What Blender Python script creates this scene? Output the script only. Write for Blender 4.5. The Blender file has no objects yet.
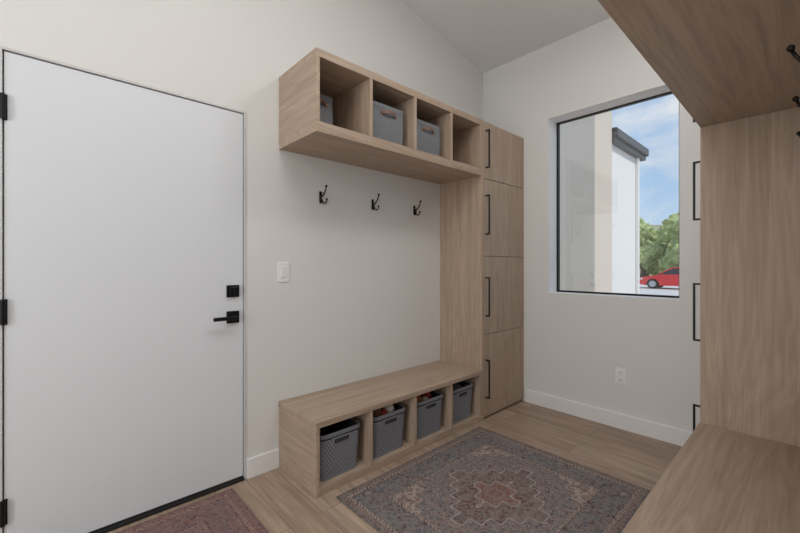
import bpy, bmesh, math, random
from mathutils import Vector, Matrix, noise
random.seed(4)
C = bpy.context.scene.collection
EYE=1.2; CX=2.156
YB=3.09; XR=2.195; YK=-2.5

# ---------------------------------------------------------------- node helpers
def newmat(name, col=(.5,.5,.5), rough=.5, metal=0.0, spec=.5):
    m=bpy.data.materials.new(name); m.use_nodes=True
    b=m.node_tree.nodes['Principled BSDF']
    b.inputs['Base Color'].default_value=(*col,1); b.inputs['Roughness'].default_value=rough
    b.inputs['Metallic'].default_value=metal; b.inputs['Specular IOR Level'].default_value=spec
    return m
class NT:
    def __init__(s,m): s.t=m.node_tree; s.b=s.t.nodes.get('Principled BSDF')
    def n(s,k,**kw):
        nd=s.t.nodes.new(k)
        for a,v in kw.items(): setattr(nd,a,v)
        return nd
    def put(s,sock,v):
        if isinstance(v,bpy.types.NodeSocket): s.t.links.new(v,sock)
        elif v is not None: sock.default_value=v
    def m(s,op,a,b=None,c=None,clamp=False):
        nd=s.n('ShaderNodeMath',operation=op,use_clamp=clamp)
        s.put(nd.inputs[0],a); s.put(nd.inputs[1],b); s.put(nd.inputs[2],c); return nd.outputs[0]
    def mix(s,f,a,b,mode='MIX'):
        nd=s.n('ShaderNodeMix',data_type='RGBA',blend_type=mode)
        s.put(nd.inputs[0],f)
        s.put(nd.inputs[6],(*a,1) if isinstance(a,tuple) and len(a)==3 else a)
        s.put(nd.inputs[7],(*b,1) if isinstance(b,tuple) and len(b)==3 else b); return nd.outputs[2]
    def ramp(s,f,stops,interp='LINEAR'):
        nd=s.n('ShaderNodeValToRGB'); r=nd.color_ramp; r.interpolation=interp
        while len(r.elements)<len(stops): r.elements.new(.5)
        for e,(p,c) in zip(r.elements,stops):
            e.position=p; e.color=(*c,1) if not isinstance(c,(int,float)) else (c,c,c,1)
        s.put(nd.inputs[0],f); return nd.outputs[0]
    def noise(s,vec,scale,detail=3,rough=.5,dist=0):
        nd=s.n('ShaderNodeTexNoise'); s.put(nd.inputs['Vector'],vec)
        nd.inputs['Scale'].default_value=scale; nd.inputs['Detail'].default_value=detail
        nd.inputs['Roughness'].default_value=rough; nd.inputs['Distortion'].default_value=dist
        return nd.outputs[0]
    def mapv(s,vec,scale=(1,1,1),loc=(0,0,0)):
        nd=s.n('ShaderNodeMapping'); s.put(nd.inputs[0],vec)
        s.put(nd.inputs['Scale'],scale); s.put(nd.inputs['Location'],loc); return nd.outputs[0]
    def obj(s): return s.n('ShaderNodeTexCoord').outputs['Object']
    def comb(s,x,y,z=0):
        nd=s.n('ShaderNodeCombineXYZ'); s.put(nd.inputs[0],x); s.put(nd.inputs[1],y); s.put(nd.inputs[2],z); return nd.outputs[0]
    def sep(s,v):
        nd=s.n('ShaderNodeSeparateXYZ'); s.put(nd.inputs[0],v); return nd.outputs
    def bump(s,h,st=.2,d=.002):
        nd=s.n('ShaderNodeBump'); nd.inputs['Strength'].default_value=st; nd.inputs['Distance'].default_value=d
        s.put(nd.inputs['Height'],h); s.t.links.new(nd.outputs[0],s.b.inputs['Normal'])
    def col(s,c): s.put(s.b.inputs['Base Color'],c)

def paint(name,col,bst=.05,rough=.6):
    m=newmat(name,col,rough); t=NT(m); v=t.obj()
    t.bump(t.noise(v,140,4),bst,.001); return m

def wood(name,axis,lo=(.325,.238,.172),hi=(.515,.398,.305)):
    m=newmat(name,hi,.5,0,.35); t=NT(m)
    r=t.n('ShaderNodeObjectInfo').outputs['Random']
    off=t.comb(t.m('MULTIPLY',r,17.3),t.m('MULTIPLY',r,9.1),t.m('MULTIPLY',r,23.7))
    add=t.n('ShaderNodeVectorMath',operation='ADD'); t.put(add.inputs[0],t.obj()); t.put(add.inputs[1],off)
    v=add.outputs[0]
    s1=[5,5,5]; s1[axis]=.45; s2=[75,75,75]; s2[axis]=2.2; s3=[22,22,22]; s3[axis]=.7
    n1=t.noise(t.mapv(v,tuple(s1)),1.6,3,.5,1.2)
    n2=t.noise(t.mapv(v,tuple(s2)),1.5,3,.6)
    n3=t.noise(t.mapv(v,tuple(s3)),1.4,3,.5,.4)
    cath=t.m('PINGPONG',t.m('MULTIPLY',n1,7.0),.5)
    f=t.m('ADD',t.m('MULTIPLY',cath,.35),t.m('ADD',t.m('MULTIPLY',n2,.45),t.m('MULTIPLY',n3,.55)))
    c=t.ramp(t.m('MULTIPLY_ADD',f,1.35,-.30),[(.1,lo),(.85,hi)])
    t.col(c); t.bump(n2,.1,.001); return m

WX=wood('oak_laminate_x',0); WY=wood('oak_laminate_y',1); WZ=wood('oak_laminate_z',2)
WALL=paint('wall_paint',(.735,.73,.715)); CEIL=paint('ceiling_paint',(.77,.77,.775))
TRIM=newmat('trim_white',(.82,.82,.82),.4); DOORP=newmat('door_white',(.72,.75,.785),.38)
BLACK=newmat('matte_black_metal',(.012,.012,.013),.38,.6); RUBBER=newmat('black_rubber',(.01,.01,.01),.7)
PLATE=newmat('plate_white',(.84,.84,.84),.3)
HOOKM=newmat('dark_bronze',(.02,.017,.015),.35,.8)

def floor_mat():
    m=newmat('floor_planks',(.5,.4,.3),.42,0,.4); t=NT(m); v=t.obj()
    br=t.n('ShaderNodeTexBrick'); t.put(br.inputs['Vector'],v)
    br.offset=.37; br.inputs['Scale'].default_value=1; br.inputs['Brick Width'].default_value=1.5
    br.inputs['Row Height'].default_value=.165; br.inputs['Mortar Size'].default_value=.0018
    br.inputs['Color1'].default_value=(0,0,0,1); br.inputs['Color2'].default_value=(1,1,1,1); br.inputs['Mortar'].default_value=(.5,.5,.5,1)
    base=t.ramp(br.outputs['Color'],[(0,(.41,.295,.215)),(.5,(.46,.34,.25)),(1,(.51,.39,.295))])
    off=t.comb(t.m('MULTIPLY',br.outputs['Color'],7.0),0,t.m('MULTIPLY',br.outputs['Color'],13.0))
    add=t.n('ShaderNodeVectorMath',operation='ADD'); t.put(add.inputs[0],v); t.put(add.inputs[1],off)
    g=t.noise(t.mapv(add.outputs[0],(1.6,30,10)),1.6,5,.6,.8)
    g2=t.noise(t.mapv(add.outputs[0],(1.2,7,3)),1.3,3,.5,1.0)
    c=t.mix(1.0,base,t.ramp(g,[(.3,.66),(.65,1.08)]),'MULTIPLY')
    c=t.mix(.7,c,t.ramp(g2,[(.3,.72),(.7,1.1)]),'MULTIPLY')
    c=t.mix(t.m('MULTIPLY',br.outputs['Fac'],.7),c,(.14,.10,.07)); t.col(c); t.bump(g,.08,.001); return m
FLOOR=floor_mat()

def rug_mat(name,hx,hy,redness=0.0):
    m=newmat(name,(.3,.2,.2),.95,0,.1); t=NT(m); v=t.obj()
    wob=t.noise(v,38,3,.6); wob=t.m('MULTIPLY_ADD',wob,.022,-.011)
    x,y,_=t.sep(v)
    ax=t.m('ADD',t.m('ABSOLUTE',x),wob); ay=t.m('ADD',t.m('ABSOLUTE',y),wob)
    b=t.m('MINIMUM',t.m('SUBTRACT',hx,ax),t.m('SUBTRACT',hy,ay))
    fold=t.comb(ax,ay,0)
    def vor(sc,feat='F1',metric='MANHATTAN',seed=0):
        nd=t.n('ShaderNodeTexVoronoi',feature=feat,distance=metric)
        t.put(nd.inputs['Vector'],t.mapv(fold,(1,1,1),(seed,seed*.7,seed*.3))); nd.inputs['Scale'].default_value=sc; return nd
    red=(.22,.065,.05); dred=(.135,.045,.038); cream=(.48,.41,.345); slate=(.085,.10,.13); taupe=(.225,.185,.17); rose=(.29,.15,.12); dark=(.05,.05,.06)
    v1=vor(24,seed=1.3); v2=vor(40,seed=4.1); v3=vor(15,seed=7.7); v4=vor(62,seed=2.2)
    d1=v1.outputs['Distance']; d2=v2.outputs['Distance']; d3=v3.outputs['Distance']; d4=v4.outputs['Distance']
    field=t.ramp(d1,[(0,cream),(.11,red),(.24,dark),(.32,slate),(.5,taupe),(.60,red),(.74,slate)],'CONSTANT')
    field=t.mix(t.ramp(d2,[(0,0),(.40,0),(.48,1),(.60,0)],'CONSTANT'),field,cream)
    med=t.ramp(d1,[(0,cream),(.12,slate),(.22,cream),(.28,red),(.45,taupe),(.55,slate),(.66,taupe),(.75,dred)],'CONSTANT')
    med=t.mix(t.ramp(d2,[(0,1),(.16,0),(.5,.7),(.58,0)],'CONSTANT'),med,slate)
    corner=t.ramp(d1,[(0,slate),(.14,cream),(.22,dred),(.4,taupe),(.6,red),(.75,cream)],'CONSTANT')
    scal=t.m('MULTIPLY',t.m('SINE',t.m('MULTIPLY',t.m('SUBTRACT',ax,ay),48)),.045)
    dm=t.m('ADD',t.m('ADD',t.m('DIVIDE',ax,hx),t.m('DIVIDE',ay,hy)),scal)
    c=t.mix(t.m('GREATER_THAN',dm,.98),field,corner)
    c=t.mix(t.m('COMPARE',dm,.98,.012),c,cream)
    c=t.mix(t.m('LESS_THAN',dm,.52),c,med)
    c=t.mix(t.m('COMPARE',dm,.52,.012),c,cream)
    c=t.mix(t.m('COMPARE',dm,.49,.012),c,dark)
    c=t.mix(t.m('LESS_THAN',dm,.22),c,t.ramp(d2,[(0,cream),(.2,slate),(.45,red)],'CONSTANT'))
    c=t.mix(t.m('COMPARE',dm,.22,.012),c,cream)
    bord=t.ramp(d3,[(0,cream),(.10,slate),(.20,cream),(.26,red),(.36,slate),(.50,dark),(.60,dred),(.72,slate)],'CONSTANT')
    bord=t.mix(t.ramp(d2,[(0,1),(.14,0),(.45,0),(.52,.8),(.6,0)],'CONSTANT'),bord,cream)
    saw=t.m('PINGPONG',t.m('ADD',ax,ay),.011)
    guard=t.mix(t.m('GREATER_THAN',saw,.0055),cream,dred)
    c=t.mix(t.m('LESS_THAN',b,.205),c,guard)
    c=t.mix(t.m('COMPARE',b,.125,.060),c,bord)
    c=t.mix(t.m('COMPARE',b,.188,.004),c,dark); c=t.mix(t.m('COMPARE',b,.062,.004),c,dark)
    c=t.mix(t.m('LESS_THAN',b,.040),c,t.mix(t.m('GREATER_THAN',saw,.0055),dred,taupe))
    c=t.mix(t.m('LESS_THAN',b,.014),c,(.08,.08,.085))
    c=t.mix(t.ramp(d4,[(0,.7),(.20,0),(.64,0),(.68,.5)],'CONSTANT'),c,(.36,.30,.265))
    w=t.noise(v,7,7,.75); w2=t.noise(v,100,3,.7)
    c=t.mix(t.m('MULTIPLY',t.ramp(w,[(.40,0),(.72,1)]),.58),c,(.27,.235,.22))
    c=t.mix(t.m('MULTIPLY',t.ramp(w2,[(.42,0),(.72,1)]),.4),c,(.27,.235,.22))
    if redness: c=t.mix(redness,c,(.24,.05,.045))
    hs=t.n('ShaderNodeHueSaturation'); hs.inputs['Saturation'].default_value=1.0; hs.inputs['Value'].default_value=.93; t.put(hs.inputs['Color'],c)
    t.col(hs.outputs[0]); t.bump(t.noise(v,350,2),.5,.003); return m

# ---------------------------------------------------------------- mesh helpers
def empty(name,loc=(0,0,0)):
    e=bpy.data.objects.new(name,None); e.location=loc; e.empty_display_size=.1; C.objects.link(e); return e
def link(name,bm,mat,parent=None,smooth=False,origin=None):
    me=bpy.data.meshes.new(name)
    bmesh.ops.recalc_face_normals(bm,faces=bm.faces)
    if parent: o0=parent.location
    else: o0=Vector(origin) if origin else Vector((0,0,0))
    bmesh.ops.translate(bm,verts=bm.verts,vec=-Vector(o0))
    bm.to_mesh(me); bm.free()
    for m in (mat if isinstance(mat,(list,tuple)) else [mat]): me.materials.append(m)
    if smooth:
        for p in me.polygons: p.use_smooth=True
    o=bpy.data.objects.new(name,me); C.objects.link(o)
    if parent: o.parent=parent
    else: o.location=o0
    return o
def addbox(bm,x0,x1,y0,y1,z0,z1,bev=0,mi=0,seg=2):
    if x0>x1:x0,x1=x1,x0
    if y0>y1:y0,y1=y1,y0
    b2=bmesh.new(); bmesh.ops.create_cube(b2,size=1)
    for v in b2.verts:
        v.co=Vector(((x0+x1)/2+v.co.x*(x1-x0),(y0+y1)/2+v.co.y*(y1-y0),(z0+z1)/2+v.co.z*(z1-z0)))
    if bev: bmesh.ops.bevel(b2,geom=b2.edges[:],offset=bev,segments=seg,profile=.5,affect='EDGES')
    merge(bm,b2,mi)
def merge(bm,b2,mi=0):
    mp={v:bm.verts.new(v.co) for v in b2.verts}
    for f in b2.faces:
        try:
            nf=bm.faces.new([mp[v] for v in f.verts]); nf.material_index=mi; nf.smooth=f.smooth
        except ValueError: pass
    b2.free()
def box(name,x0,x1,y0,y1,z0,z1,mat,parent=None,bev=0):
    bm=bmesh.new(); addbox(bm,x0,x1,y0,y1,z0,z1,bev); 
    return link(name,bm,mat,parent,origin=((x0+x1)/2,(y0+y1)/2,(z0+z1)/2))
def addcyl(bm,c,r,h,axis='Z',seg=24,mi=0,r2=None,bev=0):
    b2=bmesh.new(); bmesh.ops.create_cone(b2,cap_ends=True,segments=seg,radius1=r,radius2=r if r2 is None else r2,depth=h)
    if bev: bmesh.ops.bevel(b2,geom=[e for e in b2.edges if abs(e.verts[0].co.z-e.verts[1].co.z)<1e-6],offset=bev,segments=2,affect='EDGES')
    R={'Z':Matrix.Identity(3),'X':Matrix.Rotation(math.pi/2,3,'Y'),'Y':Matrix.Rotation(math.pi/2,3,'X')}[axis]
    for v in b2.verts: v.co=R@v.co+Vector(c)
    merge(bm,b2,mi)
def addtube(bm,pts,r,seg=10,mi=0):
    pts=[Vector(p) for p in pts]; rs=r if isinstance(r,(list,tuple)) else [r]*len(pts)
    rings=[]; up=Vector((0,1,.01)).normalized()
    for i,p in enumerate(pts):
        tan=(pts[min(i+1,len(pts)-1)]-pts[max(i-1,0)]).normalized()
        a=tan.cross(up); 
        if a.length<.05: a=tan.cross(Vector((1,0,0)))
        a.normalize(); b=tan.cross(a)
        rings.append([bm.verts.new(p+(a*math.cos(q)+b*math.sin(q))*rs[i]) for q in [2*math.pi*k/seg for k in range(seg)]])
    for i in range(len(rings)-1):
        for k in range(seg):
            f=bm.faces.new([rings[i][k],rings[i][(k+1)%seg],rings[i+1][(k+1)%seg],rings[i+1][k]]); f.smooth=True; f.material_index=mi
    for rg in (rings[0],rings[-1]):
        f=bm.faces.new(rg); f.material_index=mi
def addball(bm,c,r,mi=0,sc=(1,1,1),sub=3):
    b2=bmesh.new(); bmesh.ops.create_icosphere(b2,subdivisions=sub,radius=r)
    for v in b2.verts: v.co=Vector((v.co.x*sc[0],v.co.y*sc[1],v.co.z*sc[2]))+Vector(c)
    for f in b2.faces: f.smooth=True
    merge(bm,b2,mi)
def prism(bm,prof,a,b,axis,mi=0):
    def P(u,w,t): return (t,u,w) if axis=='X' else (u,t,w)
    A=[bm.verts.new(P(u,w,a)) for u,w in prof]; B=[bm.verts.new(P(u,w,b)) for u,w in prof]
    n=len(prof)
    bm.faces.new(A).material_index=mi; bm.faces.new(B[::-1]).material_index=mi
    for i in range(n):
        bm.faces.new([A[i],B[i],B[(i+1)%n],A[(i+1)%n]]).material_index=mi

# ---------------------------------------------------------------- room shell
CZ=lambda y: 3.05+.176*(YB-y)
DY0,DY1,DZ=-.140,.818,2.058
bm=bmesh.new()
prism(bm,[(YK-.15,0),(DY0,0),(DY0,CZ(DY0)+.05),(YK-.15,CZ(YK-.15)+.05)],-.15,0,'X')
prism(bm,[(DY0,DZ),(DY1,DZ),(DY1,CZ(DY1)+.05),(DY0,CZ(DY0)+.05)],-.15,0,'X')
prism(bm,[(DY1,0),(YB+.2,0),(YB+.2,CZ(YB+.2)+.05),(DY1,CZ(DY1)+.05)],-.15,0,'X')
link('wall_left',bm,WALL)
bm=bmesh.new(); prism(bm,[(YK-.15,0),(YB+.2,0),(YB+.2,CZ(YB+.2)+.05),(YK-.15,CZ(YK-.15)+.05)],XR,XR+.15,'X'); link('wall_right',bm,WALL)
bm=bmesh.new(); addbox(bm,0,XR,YK-.15,YK,0,CZ(YK)+.02); link('wall_back',bm,WALL)
WX0,WX1,WZ0,WZ1=.655,1.558,.968,2.430
H=CZ(YB)+.02
bm=bmesh.new()
addbox(bm,0,WX0,YB,YB+.2,0,H); addbox(bm,WX1,XR,YB,YB+.2,0,H)
addbox(bm,WX0,WX1,YB,YB+.2,0,WZ0); addbox(bm,WX0,WX1,YB,YB+.2,WZ1,H)
for f in bm.faces:
    c=f.calc_center_median()
    if YB+.05<c.y<YB+.15 and WX0-.001<=c.x<=WX1+.001 and WZ0-.001<=c.z<=WZ1+.001: f.material_index=1
link('wall_window',bm,[WALL,paint('reveal_painted_sunlight',(.88,.88,.88))])  # reveal faces coloured paler than the wall to stand in for sunlight
bm=bmesh.new(); prism(bm,[(YK-.15,CZ(YK-.15)),(YB+.25,CZ(YB+.25)),(YB+.25,CZ(YB+.25)+.15),(YK-.15,CZ(YK-.15)+.15)],-.15,XR+.15,'X'); link('ceiling',bm,CEIL)
box('floor',-.15,XR+.15,YK-.15,YB+.2,-.12,0,FLOOR)

# window
w=empty('window_1',((WX0+WX1)/2,YB+.17,(WZ0+WZ1)/2))
fy0,fy1=YB+.150,YB+.185; ft=.014
bm=bmesh.new()
addbox(bm,WX0,WX0+ft,fy0,fy1,WZ0,WZ1,.001); addbox(bm,WX1-ft-.018,WX1,fy0,fy1,WZ0,WZ1,.001)
addbox(bm,WX0,WX1,fy0,fy1,WZ0,WZ0+ft,.001); addbox(bm,WX0,WX1,fy0,fy1,WZ1-ft*.7,WZ1,.001)
link('frame',bm,BLACK,w)
gm=bpy.data.materials.new('window_glass'); gm.use_nodes=True; nt=gm.node_tree; nt.nodes.clear()
o=nt.nodes.new('ShaderNodeOutputMaterial'); mx=nt.nodes.new('ShaderNodeMixShader'); tr=nt.nodes.new('ShaderNodeBsdfTransparent'); gl=nt.nodes.new('ShaderNodeBsdfGlossy'); fr=nt.nodes.new('ShaderNodeFresnel')
tr.inputs[0].default_value=(.93,.95,.95,1); gl.inputs['Roughness'].default_value=0; fr.inputs[0].default_value=2.0
nt.links.new(fr.outputs[0],mx.inputs[0]); nt.links.new(tr.outputs[0],mx.inputs[1]); nt.links.new(gl.outputs[0],mx.inputs[2]); nt.links.new(mx.outputs[0],o.inputs[0])
bm=bmesh.new(); yy=YB+.166
bm.faces.new([bm.verts.new(p) for p in ((WX0+.01,yy,WZ0+.01),(WX1-.01,yy,WZ0+.01),(WX1-.01,yy,WZ1-.01),(WX0+.01,yy,WZ1-.01))])
link('glass_pane',bm,gm,w)

# baseboards
def baseboard(name,x0,x1,y0,y1):
    bm=bmesh.new(); addbox(bm,x0,x1,y0,y1,0,.112,.004); link(name,bm,TRIM,origin=((x0+x1)/2,(y0+y1)/2,0))
D=.43; Y0=1.012; Y1=2.46; RF=1.769; RD=XR-RF
baseboard('baseboard_left',0,.016,DY1+.002,Y0-.001)
baseboard('baseboard_left.001',0,.016,YK,DY0-.002)
baseboard('baseboard_window',D+.024,RF-.024,YB-.016,YB)
baseboard('baseboard_right',XR-.016,XR,YK,Y0-.002)
baseboard('baseboard_back',.016,XR-.016,YK,YK+.016)

# door
d=empty('door_1',(0,.34,1.0)); a0,a1=-.125,.803
box('slab',-.049,-.004,a0,a1,.022,2.043,DOORP,d,.0015)
bm=bmesh.new()
JM=newmat('jamb_white',(.6,.6,.6),.45)
for (y0,y1,z0,z1) in ((DY0,a0-.004,0,DZ),(a1+.004,DY1,0,DZ),(a0-.004,a1+.004,2.047,DZ)):
    addbox(bm,-.15,.004,y0,y1,z0,z1,.001)
for (y0,y1,z0,z1) in ((a0-.004,a0+.02,0,2.047),(a1-.02,a1+.004,0,2.047),(a0,a1,2.02,2.047)):
    addbox(bm,-.15,-.051,y0,y1,z0,z1)
link('jamb',bm,JM,d)
box('threshold',-.15,.012,a0-.004,a1+.004,0,.016,RUBBER,d,.003)
box('sweep',-.052,-.001,a0,a1,.014,.024,RUBBER,d)
bm=bmesh.new()
for z in (1.822,1.015,.227):
    addcyl(bm,(.008,a0-.003,z),.0085,.1,'Z',16,bev=.002); addbox(bm,-.004,.001,a0-.013,a0+.010,z-.05,z+.05)
link('hinges',bm,BLACK,d)
bm=bmesh.new()
addbox(bm,-.005,.008,.714,.780,1.024,1.090,.003); addbox(bm,.006,.022,.724,.770,1.034,1.080,.004)
addbox(bm,.022,.034,.742,.752,1.044,1.070,.003)
link('deadbolt',bm,BLACK,d)
bm=bmesh.new()
addbox(bm,-.005,.008,.714,.780,.882,.948,.003); addcyl(bm,(.028,.747,.915),.011,.045,'X',20)
addbox(bm,.045,.058,.632,.759,.905,.925,.004)
link('lever_handle',bm,BLACK,d)

# ---------------------------------------------------------------- cabinets (mirrorable)
def unit(sd):
    Dp=D if sd==0 else RD
    X=(lambda x:x+.001) if sd==0 else (lambda x:XR-.001-x)
    cx=X(Dp/2)
    def B(name,x0,x1,y0,y1,z0,z1,mat,par,bev=.0015):
        a,b=sorted((X(x0),X(x1))); bm=bmesh.new(); addbox(bm,a,b,y0,y1,z0,z1,bev); return link(name,bm,mat,par)
    n=4; step=(Y1-Y0)/n; t=.022
    e=empty('storage_bench',(cx,(Y0+Y1)/2,.2)); bt=.39; tp=.032; pl=.045
    B('seat_top',0,Dp+.004,Y0-.003,Y1-.002,bt-tp,bt,WY,e,.002)
    B('base_board',0,Dp-.004,Y0+t,Y1-.024,.001,pl,WY,e)
    B('back_panel',0,.012,Y0+t,Y1-.004,pl,bt-tp,WY,e)
    B('side_left',0,Dp,Y0,Y0+t,.001,bt-tp,WX,e)
    B('side_right',0,Dp,Y1-.024,Y1-.002,.001,bt-tp,WZ,e)
    for i in range(1,n): B('divider_%d'%i,.012,Dp-.001,Y0+i*step-t/2,Y0+i*step+t/2,pl,bt-tp,WZ,e)
    e=empty('wall_cubby_shelf',(cx,(Y0+Y1)/2,2.1)); zb,zt=(1.888,2.318) if sd==0 else (1.905,2.318)
    B('top_board',0,Dp,Y0,Y1-.002,zt-.042,zt,WY,e); B('bottom_board',0,Dp,Y0,Y1-.002,zb,zb+.055,WY,e)
    B('back_panel',0,.012,Y0+t,Y1-.004,zb+.055,zt-.042,WY,e)
    B('side_left',0,Dp,Y0,Y0+t,zb+.055,zt-.042,WX,e); B('side_right',0,Dp,Y1-.024,Y1-.002,zb+.055,zt-.042,WZ,e)
    for i in range(1,n): B('divider_%d'%i,.012,Dp-.002,Y0+i*step-t/2,Y0+i*step+t/2,zb+.055,zt-.042,WZ,e)
    e=empty('tall_cabinet',(cx,(Y1+YB)/2,1.15)); ye=YB-.001; f=.02
    B('side_panel',0,Dp,Y1,Y1+.02,.001,2.318,WZ,e)
    B('side_panel_far',0,Dp-f,ye-.02,ye,.001,2.30,WZ,e)
    B('top_panel',0,Dp-f,Y1+.02,ye,2.282,2.30,WY,e); B('bottom_panel',0,Dp-f,Y1+.02,ye-.02,.03,.05,WY,e)
    B('back_panel',0,.01,Y1+.02,ye-.02,.05,2.28,WZ,e); B('toe_kick',Dp-.03,Dp-f,Y1+.02,ye-.02,.001,.05,WY,e)
    for k,z in enumerate((.658,1.268,1.872)): B('fixed_shelf_%d'%k,.01,Dp-f-.001,Y1+.02,ye-.02,z-.01,z+.01,WY,e)
    zs=[.018,.658,1.268,1.872,2.318]
    hz=[(.165,.465),(.80,1.105),(1.435,1.745),(1.955,2.25)]
    for k in range(4):
        B('cabinet_door_%d'%(k+1),Dp-f+.001,Dp,Y1+.0215,ye-.003,zs[k]+.002,zs[k+1]-.002,WZ,e,.0015)
        bm=bmesh.new(); y=Y1+.048; a,b=hz[k]
        for (x0,x1,z0,z1) in ((Dp+.028,Dp+.038,a,b),(Dp-.002,Dp+.03,a,a+.01),(Dp-.002,Dp+.03,b-.01,b)):
            p,q=sorted((X(x0),X(x1))); addbox(bm,p,q,y-.005,y+.005,z0,z1,.001)
        link('pull_handle_%d'%(k+1),bm,BLACK,e)
unit(0); unit(1)

# ---------------------------------------------------------------- coat hooks
def hook(x,y,z,s):
    e=empty('coat_hook',(x,y,z)); bm=bmesh.new()
    P=lambda dx,dy,dz:(x+s*dx,y+dy,z+dz)
    b2=bmesh.new(); addbox(b2,*sorted((x,x+s*.005)),y-.009,y+.009,z-.045,z+.030,.002); merge(bm,b2)
    for dz in (-.036,.02): addcyl(bm,P(.006,0,dz),.004,.004,'X',12)
    addtube(bm,[P(.004,0,-.002),P(.016,0,-.006),P(.034,0,-.002),P(.052,0,.014),P(.064,0,.032),P(.071,0,.050)],[.006,.0055,.005,.0045,.0045,.004])
    addball(bm,P(.072,0,.054),.0085,sub=2)
    for sy in (-1,1):
        addtube(bm,[P(.004,0,-.012),P(.012,sy*.004,-.028),P(.018,sy*.010,-.044),P(.030,sy*.016,-.050),P(.040,sy*.020,-.040),P(.043,sy*.022,-.026)],[.0055,.005,.0045,.004,.004,.004])
        addball(bm,P(.0435,sy*.022,-.023),.0068,sub=2)
    link('hook_body',bm,HOOKM,e)
for y in (1.295,1.725,2.150): hook(0,y,1.645,1)
for y in (1.295,1.70,2.150): hook(XR,y,1.66,-1)

# ---------------------------------------------------------------- baskets
def weave_mat():
    m=newmat('grey_woven_plastic',(.16,.165,.18),.5); t=NT(m); v=t.obj(); x,y,z=t.sep(v)
    u=t.m('ADD',x,y)
    fr=lambda a,p:t.m('ABSOLUTE',t.m('SUBTRACT',t.m('FRACT',t.m('DIVIDE',a,p)),.5))
    row=t.m('FLOOR',t.m('DIVIDE',z,.014)); sh=t.m('MULTIPLY',t.m('MODULO',row,2),.009)
    hx=fr(t.m('ADD',u,sh),.018); hz=fr(z,.014)
    hole=t.m('MULTIPLY',t.m('LESS_THAN',hx,.27),t.m('LESS_THAN',hz,.26))
    t.col(t.mix(hole,(.27,.28,.315),(.045,.047,.055))); t.bump(t.m('SUBTRACT',1,hole),.6,.003); return m
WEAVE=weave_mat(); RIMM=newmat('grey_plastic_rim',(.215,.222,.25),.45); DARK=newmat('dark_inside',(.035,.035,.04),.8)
def fabric_mat():
    m=newmat('grey_felt',(.17,.175,.185),.95,0,.1); t=NT(m); v=t.obj()
    n=t.noise(v,260,2,.6); t.col(t.ramp(n,[(.3,(.14,.147,.16)),(.7,(.27,.278,.298))])); t.bump(n,.4,.002); return m
FELT=fabric_mat(); LEATH=newmat('tan_leather',(.20,.10,.06),.5); BRASS=newmat('rivet',(.4,.3,.2),.3,1)

def rrect(cx,cy,hx,hy,r,n=5):
    pts=[]
    for (sx,sy,a0) in ((1,1,0),(-1,1,90),(-1,-1,180),(1,-1,270)):
        for k in range(n+1):
            a=math.radians(a0+90*k/n); pts.append((cx+sx*(hx-r)+r*math.cos(a),cy+sy*(hy-r)+r*math.sin(a)))
    return pts
def shell(bm,cx,cy,levels,mi=0,cap=True):
    rings=[[bm.verts.new((px,py,z)) for px,py in rrect(cx,cy,hx,hy,r)] for z,hx,hy,r in levels]
    n=len(rings[0])
    for a,b in zip(rings,rings[1:]):
        for k in range(n):
            f=bm.faces.new([a[k],a[(k+1)%n],b[(k+1)%n],b[k]]); f.smooth=False; f.material_index=mi
    if cap: bm.faces.new(rings[0]).material_index=mi
    return rings
def basket(xf,y0,y1,z0,h,depth=.30):
    cx=xf-depth/2; cy=(y0+y1)/2; hx=depth/2; hy=(y1-y0)/2
    e=empty('storage_basket',(cx,cy,z0)); bm=bmesh.new(); tp=.014
    shell(bm,cx,cy,[(z0,hx-tp,hy-tp,.025),(z0+h-.03,hx-.003,hy-.003,.03)],0)
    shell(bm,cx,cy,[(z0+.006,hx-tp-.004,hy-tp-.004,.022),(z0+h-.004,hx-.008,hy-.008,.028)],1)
    link('woven_body',bm,[WEAVE,DARK],e)
    bm=bmesh.new()
    rg=shell(bm,cx,cy,[(z0+h-.022,hx-.004,hy-.004,.03),(z0+h-.020,hx+.001,hy+.001,.031),(z0+h-.004,hx+.002,hy+.002,.032),(z0+h,hx,hy,.031),(z0+h,hx-.007,hy-.007,.028),(z0+h-.012,hx-.008,hy-.008,.027)],0,False)
    shell(bm,cx,cy,[(z0+.001,hx-tp+.001,hy-tp+.001,.026),(z0+.012,hx-tp+.002,hy-tp+.002,.026)],0,False)
    link('rim',bm,RIMM,e)
    bm=bmesh.new()
    zc=z0+h-.050
    fx=xf-.0035
    addbox(bm,fx-.004,fx+.003,cy-.060,cy+.060,zc-.020,zc+.020,.003,0)
    addbox(bm,fx,fx+.0045,cy-.048,cy+.048,zc-.011,zc+.012,.002,1)
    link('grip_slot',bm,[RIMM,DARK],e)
    return e,cx,cy
zf=.046
TOYS=[newmat('toy_red',(.45,.03,.03),.4),newmat('toy_white',(.75,.72,.68),.4),newmat('toy_brown',(.22,.09,.05),.5),newmat('toy_blue',(.05,.16,.35),.4),newmat('toy_orange',(.6,.22,.05),.4)]
specs=[(1.052,1.322),(1.412,1.682),(1.778,2.046),(2.122,2.392)]
bs=[basket(.405,a,b,zf,.248) for a,b in specs]
def toys(e,cx,cy,lst,nm):
    bm=bmesh.new()
    for dx,dy,dz,r,mi in lst: addball(bm,(cx+dx,cy+dy,zf+.215+dz),r,mi)
    link(nm,bm,TOYS,e)
toys(*bs[1],[(.06,-.05,.02,.042,2),(.08,.04,.03,.036,1),(.0,.0,.03,.04,4),(.02,.07,.02,.04,0),(-.05,-.05,.02,.045,1),(.085,-.005,.01,.03,0),(-.04,.05,.02,.045,2)],'toy_balls')
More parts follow.
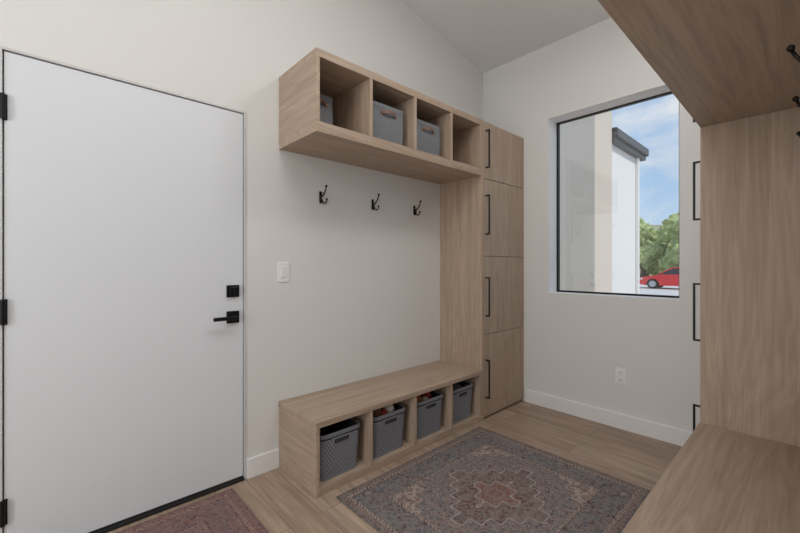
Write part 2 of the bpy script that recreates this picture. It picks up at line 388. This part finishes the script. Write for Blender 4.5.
toys(*bs[2],[(.05,-.05,.015,.04,4),(.06,.04,.02,.036,0),(-.02,.0,.02,.045,3),(.09,0,.005,.028,1)],'toy_balls')
bm=bmesh.new()
for k in range(5): 
    b2=bmesh.new(); bmesh.ops.create_icosphere(b2,subdivisions=3,radius=.055)
    c=Vector((bs[3][1]+.05-.03*k,bs[3][2]+(-1)**k*.035,zf+.2))
    for v in b2.verts: v.co=v.co*(1+.35*noise.noise(v.co*30+c*10)); v.co.z*=.7; v.co+=c
    for f in b2.faces: f.smooth=True
    merge(bm,b2)
link('folded_cloth',bm,newmat('grey_cloth',(.18,.18,.19),.9),bs[3][0])

def fbin(xf,y0,y1,z0,h,depth=.28):
    cx=xf-depth/2; cy=(y0+y1)/2; hx=depth/2; hy=(y1-y0)/2
    e=empty('fabric_bin',(cx,cy,z0)); bm=bmesh.new()
    shell(bm,cx,cy,[(z0,hx-.010,hy-.010,.015),(z0+.006,hx-.004,hy-.004,.018),(z0+h*.5,hx,hy,.02),(z0+h-.002,hx-.003,hy-.003,.02),(z0+h,hx-.005,hy-.005,.02),(z0+h,hx-.008,hy-.008,.018),(z0+.008,hx-.012,hy-.012,.015)])
    shell(bm,cx,cy,[(z0+h-.030,hx+.0005,hy+.0005,.02),(z0+h-.001,hx-.001,hy-.001,.02)],0,False)
    link('body',bm,FELT,e)
    bm=bmesh.new(); zc=z0+h-.055; L=.052
    pts=[(xf+.002+.02*math.sin(math.pi*k/12),cy-L+2*L*k/12,zc+.010*math.sin(math.pi*k/12)) for k in range(13)]
    for i in range(12):
        p,q=pts[i],pts[i+1]
        vs=[]
        for (px,py,pz) in (p,q):
            vs.append([bm.verts.new((px+a,py,pz+b)) for a,b in ((0,-.008),(.004,-.008),(.004,.008),(0,.008))])
        for k in range(4): bm.faces.new([vs[0][k],vs[0][(k+1)%4],vs[1][(k+1)%4],vs[1][k]])
        if i==0: bm.faces.new(vs[0])
        if i==11: bm.faces.new(vs[1])
    for s in (-1,1):
        addbox(bm,xf-.002,xf+.0035,cy+s*L-.010,cy+s*L+.010,zc-.010,zc+.010,.001)
        addcyl(bm,(xf+.005,cy+s*L,zc),.005,.004,'X',12,mi=1)
    link('leather_handle',bm,[LEATH,BRASS],e)
zs=1.944
fbin(.22,1.04,1.258,zs,.25,.19); fbin(.39,1.410,1.675,zs,.235); fbin(.385,1.768,2.035,zs,.225)

# ---------------------------------------------------------------- switch & outlet
s=empty('light_switch',(0,1.040,1.158)); bm=bmesh.new()
addbox(bm,0,.006,1.003,1.077,1.098,1.218,.002); link('plate',bm,PLATE,s)
bm=bmesh.new(); addbox(bm,.005,.009,1.023,1.057,1.124,1.192,.0015); addcyl(bm,(.0062,1.04,1.206),.003,.002,'X',10); addcyl(bm,(.0062,1.04,1.110),.003,.002,'X',10); link('rocker',bm,TRIM,s)
ox=CX-.951; s=empty('wall_outlet',(ox,YB,.385)); bm=bmesh.new()
addbox(bm,ox-.036,ox+.036,YB-.006,YB,.326,.444,.002); link('plate',bm,PLATE,s)
bm=bmesh.new()
for dz in (-.027,.027):
    addbox(bm,ox-.017,ox+.017,YB-.009,YB-.005,.385+dz-.019,.385+dz+.019,.003,0)
    for dx in (-.006,.006): addbox(bm,ox+dx-.0012,ox+dx+.0012,YB-.0095,YB-.008,.385+dz-.004,.385+dz+.008,0,1)
    addcyl(bm,(ox,YB-.009,.385+dz-.011),.0025,.001,'Y',10,mi=1)
link('sockets',bm,[TRIM,DARK],s)

# ---------------------------------------------------------------- rugs
def rug(cx,cy,hx,hy,nm,red=0):
    bm=bmesh.new(); addbox(bm,cx-hx,cx+hx,cy-hy,cy+hy,.0005,.009,.003)
    link(nm,bm,rug_mat('rug_pattern',hx,hy,red),origin=(cx,cy,0))
rug(CX-1.118,1.715,.545,.625,'patterned_area_rug')
rug(CX-1.80,.30,.305,.425,'patterned_door_mat',.3)

# ---------------------------------------------------------------- outside
STUC=paint('stucco_white',(.80,.79,.77),.4,.9); STUC2=paint('stucco_beige',(.66,.58,.49),.4,.9); FASC=newmat('fascia_grey',(.07,.073,.08),.5)
GZ=-.37
hs=empty('neighbouring_house',(-1,6,0))
bm=bmesh.new(); addbox(bm,-5,CX-1.98,5.4,6.05,GZ,5.2); 
for f in bm.faces: f.material_index=1
link('entry_mass',bm,[STUC,STUC2],hs)
bm=bmesh.new(); addbox(bm,-5,CX-2.02,6.05,7.5,GZ,3.2); link('side_wing',bm,STUC,hs)
bm=bmesh.new(); addbox(bm,CX-2.3,CX-1.94,6.06,7.58,3.00,3.07,.005); addbox(bm,CX-2.3,CX-1.90,6.06,7.60,3.07,3.19,.01); addbox(bm,-5,CX-1.92,6.06,7.58,3.15,3.205); link('fascia_and_gutter',bm,FASC,hs)
bm=bmesh.new(); addbox(bm,CX-2.02,CX-1.97,7.28,7.34,GZ,3.02,.01); link('downspout',bm,STUC,hs)
gmat=newmat('gravel',(.5,.45,.4),.95); t=NT(gmat); n=t.noise(t.obj(),3,8,.7); t.col(t.ramp(n,[(.3,(.38,.34,.30)),(.7,(.58,.53,.48))]))
hm=newmat('desert_hill',(.25,.22,.14),1); t=NT(hm); n=t.noise(t.obj(),.6,8,.7); t.col(t.ramp(n,[(.35,(.18,.23,.10)),(.6,(.42,.38,.26))]))
bm=bmesh.new()
addbox(bm,-90,90,YB+.2,140,GZ-.2,GZ,0,0)
G=40; vv=[]
for j in range(G//2+1):
    for i in range(G+1):
        x=-90+180*i/G; y=60+70*j/(G//2); h=max(0,math.sin(math.pi*j/(G//2)))*(10+4*noise.noise(Vector((x*.03,y*.03,3))))+noise.noise(Vector((x*.2,y*.2,0)))*.8*(j>0)
        vv.append(bm.verts.new((x,y,GZ-.1+h)))
for j in range(G//2):
    for i in range(G):
        a=j*(G+1)+i; f=bm.faces.new([vv[a],vv[a+1],vv[a+G+2],vv[a+G+1]]); f.material_index=1
link('ground',bm,[gmat,hm])
dm=newmat('driveway_concrete',(.62,.60,.58),.8); box('driveway',-30,12,22,34,GZ,GZ+.02,dm)
lf=newmat('tree_foliage',(.1,.16,.05),.9); t=NT(lf); n=t.noise(t.obj(),2.2,8,.85); t.col(t.ramp(n,[(.38,(.20,.28,.08)),(.62,(.68,.76,.36))])); t.bump(n,.6,.3)
bk=newmat('tree_bark',(.12,.08,.05),.9)
bm=bmesh.new()
for k in range(32):
    x=-42+2.2*k+random.uniform(-1,1); y=random.uniform(42,52); hh=random.uniform(5.0,6.8)
    addtube(bm,[(x,y,GZ),(x+.2,y,GZ+hh*.3),(x,y,GZ+hh*.6)],[.25,.18,.12],8,1)
    for q in range(15):
        a=random.uniform(0,6.28); rr=random.uniform(.2,2.1); c=Vector((x+rr*math.cos(a),y+rr*math.sin(a),GZ+hh*random.uniform(.15,.85))); R=random.uniform(.5,1.1)
        b2=bmesh.new(); bmesh.ops.create_icosphere(b2,subdivisions=3,radius=R)
        for v in b2.verts: v.co=v.co*(1+.7*noise.noise(v.co*2.6+c))+c
        merge(bm,b2,0)
link('desert_tree_grove',bm,[lf,bk])
# car (nose to the left)
x0=-5.75; yA,yB=29.0,30.75; g=GZ+.022
car=empty('red_car',(-3.4,29.8,g+.3))
CR=newmat('car_paint_red',(.72,.02,.03),.25); CG=newmat('car_glass',(.03,.035,.04),.1); TY=newmat('tyre',(.02,.02,.02),.8); RM=newmat('alloy_rim',(.5,.5,.52),.3,1); HL=newmat('headlight',(.8,.8,.8),.15)
prof=[(0,.30),(.03,.62),(.18,.74),(1.15,.90),(1.35,.94),(3.95,.98),(4.35,.95),(4.45,.62),(4.42,.30),(4.02,.24)]
def arch(c): return [(c+.36*math.cos(a),.30+.36*math.sin(a)) for a in [math.pi*k/8 for k in range(9)]]
prof=prof[:9]+[(3.98,.22)]+arch(3.55)[0:]+[(3.15,.22),(1.25,.22)]+arch(.85)+[(.45,.22)]
bm=bmesh.new(); prism(bm,[(x0+u,g+w) for u,w in prof],yA,yB,'Y')
link('body',bm,CR,car)
bm=bmesh.new()
cab=[(1.15,.90),(1.85,1.34),(2.2,1.42),(3.1,1.40),(3.5,1.30),(4.05,.97)]
A=[bm.verts.new((x0+u,yA+.05+(w-.9)*.35,g+w)) for u,w in cab]; B_=[bm.verts.new((x0+u,yB-.05-(w-.9)*.35,g+w)) for u,w in cab]
bm.faces.new(A); bm.faces.new(B_[::-1])
for i in range(6): bm.faces.new([A[i],B_[i],B_[(i+1)%6],A[(i+1)%6]])
link('greenhouse_glass',bm,CG,car)
bm=bmesh.new()
prism(bm,[(x0+u,g+w) for u,w in ((1.85,1.35),(2.2,1.44),(3.1,1.42),(3.5,1.31),(3.1,1.38),(2.2,1.39))],yA+.2,yB-.2,'Y')
for yy in (yA+.12,yB-.12):
    for a,b in (((1.15,.92),(1.9,1.37)),((2.55,.95),(2.55,1.42)),((3.5,1.31),(4.05,.98)),((1.85,1.36),(3.5,1.34))):
        addtube(bm,[(x0+a[0],yy-.05 if yy<30 else yy+.05,g+a[1]),(x0+b[0],yy+.06 if yy<30 else yy-.06,g+b[1])],.035,6)
link('roof_and_pillars',bm,CR,car)
bm=bmesh.new()
for u in (.85,3.55):
    for yy in (yA+.09,yB-.09):
        addcyl(bm,(x0+u,yy,g+.32),.32,.2,'Y',28,0,bev=.03); addcyl(bm,(x0+u,yy+(-.02 if yy<30 else .02),g+.32),.2,.2,'Y',20,1)
link('wheels',bm,[TY,RM],car)
bm=bmesh.new(); addbox(bm,x0+.02,x0+.3,yA-.01,yA+.25,g+.58,g+.70,.03); addbox(bm,x0+.02,x0+.3,yB-.25,yB+.01,g+.58,g+.70,.03); link('headlights',bm,HL,car)

# ---------------------------------------------------------------- world, sun, added fill lights
wd=bpy.data.worlds.new('sky'); bpy.context.scene.world=wd; wd.use_nodes=True; t=NT(wd); t.t=wd.node_tree
bg=wd.node_tree.nodes['Background']; g=t.n('ShaderNodeTexCoord').outputs['Generated']; x,y,z=t.sep(g)
sky=t.ramp(z,[(0,(.66,.76,.86)),(.15,(.40,.58,.82)),(.6,(.22,.40,.70))])
cl=t.noise(t.mapv(g,(1,1,2.6)),3.2,8,.62,.3)
c=t.mix(t.ramp(cl,[(.42,0),(.62,.95)]),sky,(.76,.79,.84)); t.put(bg.inputs[0],c); bg.inputs[1].default_value=1.1
sl=bpy.data.lights.new('sun','SUN'); sl.energy=2.3; sl.angle=.01; sl.color=(1,.97,.93); so=bpy.data.objects.new('sun',sl); C.objects.link(so)
so.rotation_euler=Vector((.62,-.10,.78)).to_track_quat('Z','Y').to_euler()
def area(nm,loc,rot,sx,sy,e,col=(1,.98,.96)):
    l=bpy.data.lights.new(nm,'AREA'); l.shape='RECTANGLE'; l.size=sx; l.size_y=sy; l.energy=e; l.color=col
    o=bpy.data.objects.new(nm,l); o.location=loc; o.rotation_euler=rot; C.objects.link(o)
area('ceiling_fill',(1.6,.55,3.40),(math.radians(-10),0,0),.7,1.2,15)  # added soft fill below the ceiling, no fixture here
area('ceiling_fill.001',(1.72,1.95,3.16),(math.radians(-10),0,0),.4,.4,10)  # second unseen fill, added to brighten the window wall
area('rear_fill_light',(1.62,YK+.1,1.5),(math.radians(90),0,0),1.0,2.2,34,(.97,.98,1))  # fill added behind the camera; the back wall has no window
def point(nm,loc,e,r=.12,col=(1,.97,.94)):
    l=bpy.data.lights.new(nm,'POINT'); l.energy=e; l.color=col; l.shadow_soft_size=r
    o=bpy.data.objects.new(nm,l); o.location=loc; C.objects.link(o)
point('high_fill_light',(1.5,-1.2,2.5),11,.25)  # unseen point fill added to lift the dark ceiling, no pendant hangs here

cam=bpy.data.cameras.new('camera'); cam.sensor_width=36; cam.lens=381/800*36; cam.shift_y=-1.5/800; cam.clip_start=.01; cam.clip_end=400
co=bpy.data.objects.new('camera',cam); co.location=(CX,0,EYE); co.rotation_euler=(math.pi/2,0,math.radians(47.2)); C.objects.link(co)
sc=bpy.context.scene; sc.camera=co
sc.view_settings.view_transform='Standard'; sc.view_settings.look='None'; sc.view_settings.exposure=0
